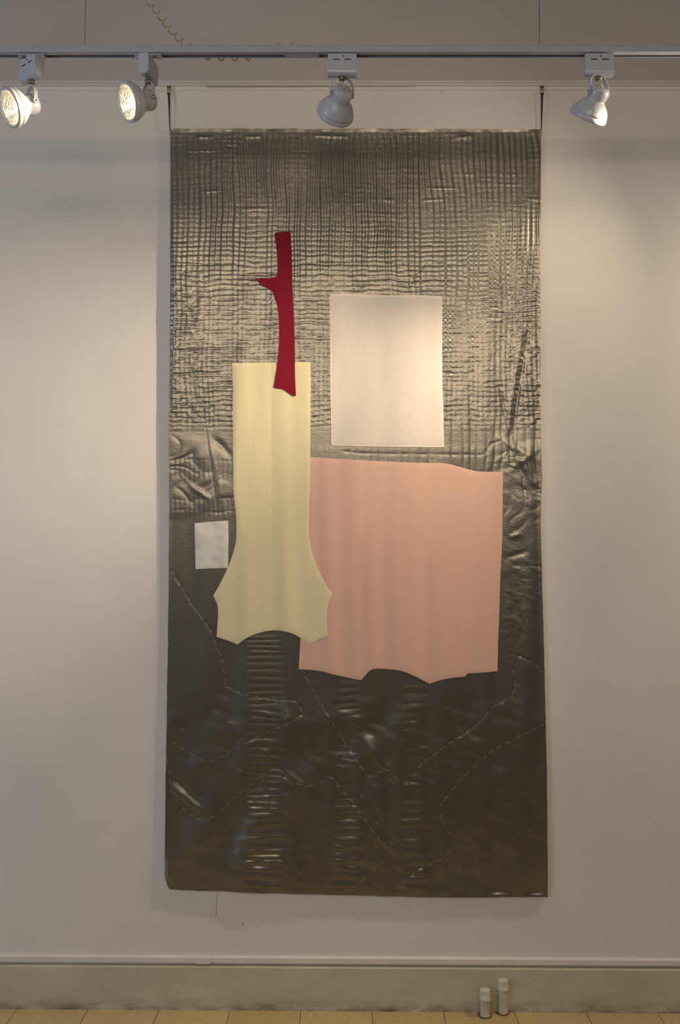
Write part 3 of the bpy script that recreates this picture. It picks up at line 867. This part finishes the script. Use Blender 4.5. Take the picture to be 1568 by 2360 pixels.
# ------------------------------------------------------------------ lighting track
YT = -0.52                       # front face of the track
zf = P(784, 119.5, YT).z          # lower front edge
zt_ = P(784, 103.5, YT).z
TW = 0.030
TX0, TX1 = -1.75, 2.15
track = empty('lighting_track', (0, YT + TW / 2, zf)); tag(track, 'long white track running across under the ceiling in front of the wall', 'lighting track')
hT = zt_ - zf
bm = bmesh.new()
prism(bm, [(-TW / 2, 0), (-TW / 2 + .0016, -0.0004), (0.0002, -0.0004), (0.0002, 0.008), (TW / 2 - .0035, 0.008), (TW / 2 - .0035, -0.0004),
           (TW / 2, 0), (TW / 2, hT - .002), (TW / 2 - .002, hT), (-TW / 2 + .002, hT), (-TW / 2, hT - .002)], (TX0, TX1))
from_bm('channel', bm, M['track'], track)
bm = bmesh.new(); box(bm, TX0, TX1, 0.0004, TW / 2 - .0037, 0.0035, 0.0078)
from_bm('conductor', bm, M['slot'], track)
bm = bmesh.new(); xa, xb = P(657, 128, YT + .015).x, P(736, 128, YT + .015).x
vs = box(bm, xa, xb, 0.0004, TW / 2 - .0038, -0.0016, 0.0034)
for sx in (.3, .72): box(bm, xa + (xb - xa) * sx - .004, xa + (xb - xa) * sx + .004, 0.003, 0.009, -0.0032, -0.0015)
from_bm('joint_cover', bm, M['lamp_white'], track)
for xr in (-1.45, 0.0, 1.6):
    if abs(xr) < .5: continue
    bm = bmesh.new(); tube(bm, [(xr, 0, hT - .001), (xr, 0, ZC - zf)], 0.005, 10); from_bm('hanger_rod', bm, M['track'], track, True)

# ------------------------------------------------------------------ spotlights
def u_prof(hw, hh, n=10):
    p = [(-hw, 0), (hw, 0)]
    for q in range(n + 1):
        a = PI * q / n
        p.append((hw * math.cos(a), -hh + hw * 0.8 - hw * 0.8 * math.sin(a)))
    return p[::-1]
ME = {}
def mesh_of(name, bm, m, smooth=False, auto=None):
    bmesh.ops.recalc_face_normals(bm, faces=bm.faces)
    me = bpy.data.meshes.new(name); bm.to_mesh(me); bm.free(); me.materials.append(m)
    if smooth:
        for p in me.polygons: p.use_smooth = True
    ME[name] = me
BL, BW, BH = 0.0385, 0.0145, 0.056
bm = bmesh.new(); prism(bm, [(y, z) for y, z in u_prof(BW, BH)], (-BL, BL))
bmesh.ops.bevel(bm, geom=[e for e in bm.edges if abs(e.verts[0].co.x - e.verts[1].co.x) < 1e-6], offset=0.0012, segments=2, affect='EDGES')
mesh_of('adapter', bm, M['lamp_white'])
bm = bmesh.new()
box(bm, -0.024, -0.006, -(BW + .0003) - .0004, -(BW + .0003) + .0004, -0.0165, -0.0140)
mesh_of('slot', bm, M['black'])
bm = bmesh.new(); box(bm, -0.012, 0.012, -0.009, 0.009, -0.010, 0.001); mesh_of('stem', bm, M['lamp_white'])
bm = bmesh.new(); lathe(bm, [(0, 0), (0, .0022), (0.0012, .0018), (0.0012, 0)], 14); mesh_of('screw', bm, M['black'])
bm = bmesh.new(); box(bm, -0.037, 0.037, -0.010, 0.011, 0.0005, 0.0045)
bmesh.ops.bevel(bm, geom=list(bm.edges), offset=0.0012, segments=2, affect='EDGES')
for sx in (-1, 1):
    r_ = bmesh.ops.create_cone(bm, cap_ends=True, segments=14, radius1=.005, radius2=.005, depth=.006)
    bmesh.ops.translate(bm, vec=(sx * .031, .0, -0.001), verts=r_['verts'])
mesh_of('mounting_plate', bm, M['lamp_white'])
# swivel below the adapter
bm = bmesh.new(); lathe(bm, [(0, 0), (0, .0075), (-.003, .0085), (-.008, .0085), (-.010, .006), (-.010, 0)], 20)
bmesh.ops.rotate(bm, cent=(0, 0, 0), matrix=Matrix.Rotation(-PI / 2, 3, 'Y'), verts=bm.verts)
mesh_of('swivel', bm, M['swivel'], True)
# yoke: flat strap, pivot line along local Y, pivot point at origin; strap rises to z = +YH
YH, YR = 0.048, 0.0315
bm = bmesh.new()
cl = []
for q in range(25):
    t = q / 24.
    a = PI * t
    # legs vertical then arch
    y = -YR * math.cos(a) ; z = YH * (math.sin(a) ** 0.55)
    cl.append((y, z))
strap = []
for i, (y, z) in enumerate(cl):
    wd = 0.0048
    i0 = max(0, i - 1); i1 = min(24, i + 1)
    ty, tz = cl[i1][0] - cl[i0][0], cl[i1][1] - cl[i0][1]; L = math.hypot(ty, tz); ny, nz = -tz / L * .0009, ty / L * .0009
    strap.append([(-wd, y + ny, z + nz), (wd, y + ny, z + nz), (wd, y - ny, z - nz), (-wd, y - ny, z - nz)])
rg = [[bm.verts.new(c) for c in r4] for r4 in strap]
for i in range(24):
    for k in range(4):
        bm.faces.new((rg[i][k], rg[i][(k + 1) % 4], rg[i + 1][(k + 1) % 4], rg[i + 1][k]))
bm.faces.new(rg[0]); bm.faces.new(rg[-1][::-1])
for sy in (-1, 1):
    r_ = bmesh.ops.create_cone(bm, cap_ends=True, segments=20, radius1=.0072, radius2=.0072, depth=.0018)
    bmesh.ops.rotate(bm, cent=(0, 0, 0), matrix=Matrix.Rotation(PI / 2, 3, 'X'), verts=r_['verts'])
    bmesh.ops.translate(bm, vec=(0, sy * YR, 0), verts=r_['verts'])
mesh_of('yoke', bm, M['lamp_white'])
# head: axis +X forward, pivot at origin (16 mm in front of the back plate)
B0 = -0.016
HS = 0.95
prof = [(0, 0), (0, .020), (.0015, .0245), (.005, .0272), (.012, .0290), (.020, .0290), (.027, .0275), (.0315, .0262), (.034, .0275), (.040, .0345), (.048, .0425), (.057, .0485), (.064, .0515),
        (.0655, .0522), (.0668, .0508), (.0685, .0508), (.070, .0535), (.079, .0540), (.0815, .0530), (.0822, .0490), (.0795, .0478), (.0785, .0462)]
bm = bmesh.new(); lathe(bm, [(B0 + a, r * HS) for a, r in prof], 72)
mesh_of('head', bm, M['lamp_white'], True)
refl = [(.0785, .0462)] + [(.0785 - .050 * (1 - (q / 10.) ** 2), .0462 * (q / 10.)) for q in range(10, -1, -1)][1:]
bm = bmesh.new(); lathe(bm, [(B0 + a, r * HS) for a, r in refl], 72)
mesh_of('reflector', bm, M['reflector'], True)
bm = bmesh.new(); lathe(bm, [(B0 + .0790, 0), (B0 + .0790, .0430), (B0 + .0760, .0430), (B0 + .0760, 0)][::-1], 48)
mesh_of('lens', bm, M['glass'], False)
bm = bmesh.new(); lathe(bm, [(B0 + .030, 0), (B0 + .031, .006), (B0 + .038, .0085), (B0 + .055, .0085), (B0 + .062, .006), (B0 + .064, 0)], 20)
mesh_of('bulb', bm, M['bulb'], True)
ME['unlit_bulb'] = ME['bulb'].copy(); ME['unlit_bulb'].materials[0] = M['bulb_dark']
bm = bmesh.new()
for q in range(9):
    a = 2 * PI * q / 8; rr = 0.0125 if q < 8 else 0.0
    r_ = bmesh.ops.create_cone(bm, cap_ends=True, segments=8, radius1=.0011 if q < 8 else .0028, radius2=.0011 if q < 8 else .0028, depth=.0008)
    bmesh.ops.rotate(bm, cent=(0, 0, 0), matrix=Matrix.Rotation(PI / 2, 3, 'Y'), verts=r_['verts'])
    bmesh.ops.translate(bm, vec=(B0 - .0003, rr * math.cos(a), rr * math.sin(a)), verts=r_['verts'])
mesh_of('vent_hole', bm, M['black'])

def spotlight(px, label, box_yaw, aim, beams, drop=0.046, xw=None, zoff=0.0):
    """px: pixel of the adapter's middle; aim: world direction of the beam; box_yaw: adapter's angle to the track"""
    x = P(px, 125, YT + .012).x if xw is None else xw
    root = empty('track_spotlight', (x, YT + TW / 2 - .001, zf - 0.0015)); tag(root, label, 'spotlight', 'white spotlights on the track')
    def add(name, mat_=Matrix(), par=root, m=None):
        me = ME[name]
        o = bpy.data.objects.new(name, me); COL.objects.link(o); o.parent = par; o.matrix_local = mat_
        return o
    add('mounting_plate', Matrix.Translation((0, 0, -0.004)))
    RB = Matrix.Rotation(box_yaw, 4, 'Z')
    ad = add('adapter', Matrix.Translation((0, 0, -0.004 - zoff)) @ RB)
    add('slot', Matrix(), ad); add('slot', Matrix.Translation((0.0295, 0, 0.0004)), ad)
    if zoff: add('stem', Matrix.Translation((0, 0, -0.004)))
    s = add('screw', Matrix.Translation((0.002, -BW, -0.006)) @ Matrix.Rotation(-PI / 2, 4, 'Z'), ad)
    add('swivel', Matrix.Translation((0, 0, -0.004 - zoff - BH + .001)))
    a = Vector(aim).normalized()
    piv = Vector((0, 0, -0.004 - zoff - BH - .004 - drop))
    yaw = math.atan2(a.y, a.x); pit = math.asin(a.z)
    RY = Matrix.Rotation(yaw, 4, 'Z')
    yk = add('yoke', Matrix.Translation(piv) @ RY)
    for sy in (-1, 1):
        add('screw', Matrix.Translation((0, sy * (YR + .001), 0)) @ Matrix.Rotation(sy * PI / 2, 4, 'Z'), yk)
    hm = Matrix.Translation(piv) @ RY @ Matrix.Rotation(-pit, 4, 'Y')
    hd = add('head', hm)
    add('reflector', Matrix(), hd); 
    bo = add('bulb' if beams else 'unlit_bulb', Matrix(), hd)
    add('lens', Matrix(), hd); add('vent_hole', Matrix(), hd)
    # supply wire from the swivel to the back plate
    bp = hm @ Vector((B0, 0, 0)); s0 = Vector((0, 0, -0.004 - zoff - BH - .008))
    back = -(hm.to_3x3() @ Vector((1, 0, 0)))
    bm = bmesh.new()
    c1 = s0 + Vector((0, 0, -0.016)); c2 = bp + back * 0.012
    pts = [s0 * (1 - t) ** 3 + c1 * 3 * t * (1 - t) ** 2 + c2 * 3 * t * t * (1 - t) + bp * t ** 3 for t in [q / 14. for q in range(15)]]
    tube(bm, pts, 0.0021, 8)
    from_bm('wire', bm, M['wire'], root, True)
    p0 = root.location + (hm @ Vector((B0 + .0815, 0, 0)))
    for bd, half, soft, en in beams:
        d = a if bd is None else Vector(bd).normalized()
        light('SPOT', 'spot_beam', p0, p0 + d, en, WARM, 0.030, spot=2 * half, blend=soft)
    return root

KW = 71.0        # watts per unit of beam strength
spotlight(73, 'lit track spotlight at the far left, its box and head turned leftward', math.radians(-38), (-0.68, -0.60, -0.42), [(None, 52, 1.0, 30)], zoff=0.009, drop=0.061)
spotlight(342, 'lit track spotlight near the coiled cord, its box seen end-on', math.radians(-97), (-0.74, -0.56, -0.36), [(None, 62, 1.0, 34)], zoff=0.009, drop=0.049)
spotlight(789, 'unlit track spotlight above the middle of the textile, seen from behind', math.radians(1.5), (-0.30, 0.80, -0.46), [], drop=0.042)
spotlight(1380, 'track spotlight to the right of the textile, its back turned to the room', math.radians(1), (-0.30, 0.60, -0.74), [((-.462, .215, -.86), 34, 1.0, 1.12 * KW), ((-.462, .215, -.86), 42, 1.0, .15 * KW)], drop=0.040)
spotlight(1700, 'track spotlight just beyond the right edge of the view', math.radians(-60), (-0.933, 0.036, -0.359), [((-.933, .036, -.359), 22.2, 1.0, 7.5 * KW), ((-.933, .036, -.359), 61, 1.0, .5 * KW)], xw=1.28)
spotlight(1900, 'track spotlight furthest right along the track, outside the view', math.radians(-60), (0.035, 0.099, -0.994), [((.035, .099, -.994), 51.5, 1.0, .50 * KW), ((-.25, .45, -.85), 80, 1.0, 1.0 * KW)], xw=1.86)

# ------------------------------------------------------------------ coiled cord
def helix(path, rad, pitch, n_per=14):
    pts = [Vector(p) for p in path]
    S_ = [0.0]
    for a, b in zip(pts[:-1], pts[1:]): S_.append(S_[-1] + (b - a).length)
    def at(s): return Vector([float(np.interp(s, S_, [p[c] for p in pts])) for c in range(3)])
    out = []; N = int(S_[-1] / pitch * n_per)
    for i in range(N):
        s = S_[-1] * i / (N - 1); c = at(s)
        t = (at(min(S_[-1], s + .01)) - at(max(0, s - .01))).normalized()
        n = (Vector((0, 1, 0)) - t * t.y).normalized(); b = t.cross(n)
        ph = 2 * PI * i / n_per
        out.append(c + (n * math.cos(ph) + b * math.sin(ph)) * rad)
    return out
YCc = YT + TW + 0.022
def Q(px, py, Y=YCc): return P(px, py, Y)
top0 = Q(300, -60); top0.z = ZC
ctrl = [Q(322, -46), Q(341, 0), Q(362, 28), Q(383, 56), Q(405, 82), Q(428, 104), Q(452, 120), Q(480, 127), Q(530, 129), Q(585, 127), Q(635, 109), Q(685, 107), Q(706, 114)]
cs = []
for i in range(len(ctrl) - 1):
    p0 = ctrl[max(0, i - 1)]; p1 = ctrl[i]; p2 = ctrl[i + 1]; p3 = ctrl[min(len(ctrl) - 1, i + 2)]
    for q in range(6):
        t = q / 6.; cs.append(0.5 * (2 * p1 + (p2 - p0) * t + (2 * p0 - 5 * p1 + 4 * p2 - p3) * t * t + (3 * p1 - p0 - 3 * p2 + p3) * t ** 3))
k1 = 5 * 6
hp = helix(cs[:k1 + 1], 0.0078, 0.0245) ; hp2 = helix(cs[k1:], 0.0115, 0.0365)
bm = bmesh.new(); 
lead = [top0, top0 * .5 + hp[0] * .5, hp[0] + Vector((-.002, 0, .01))]
tube(bm, lead + hp, 0.0019, 7)
tube(bm, hp2 + [Vector((hp2[-1].x + .012, YT + TW + 0.0025, zf + hT * .5))], 0.0021, 7)
tag(from_bm('coiled_cord', bm, M['coil'], None, True), 'beige coiled cord looping down behind the white lighting track', 'cord')
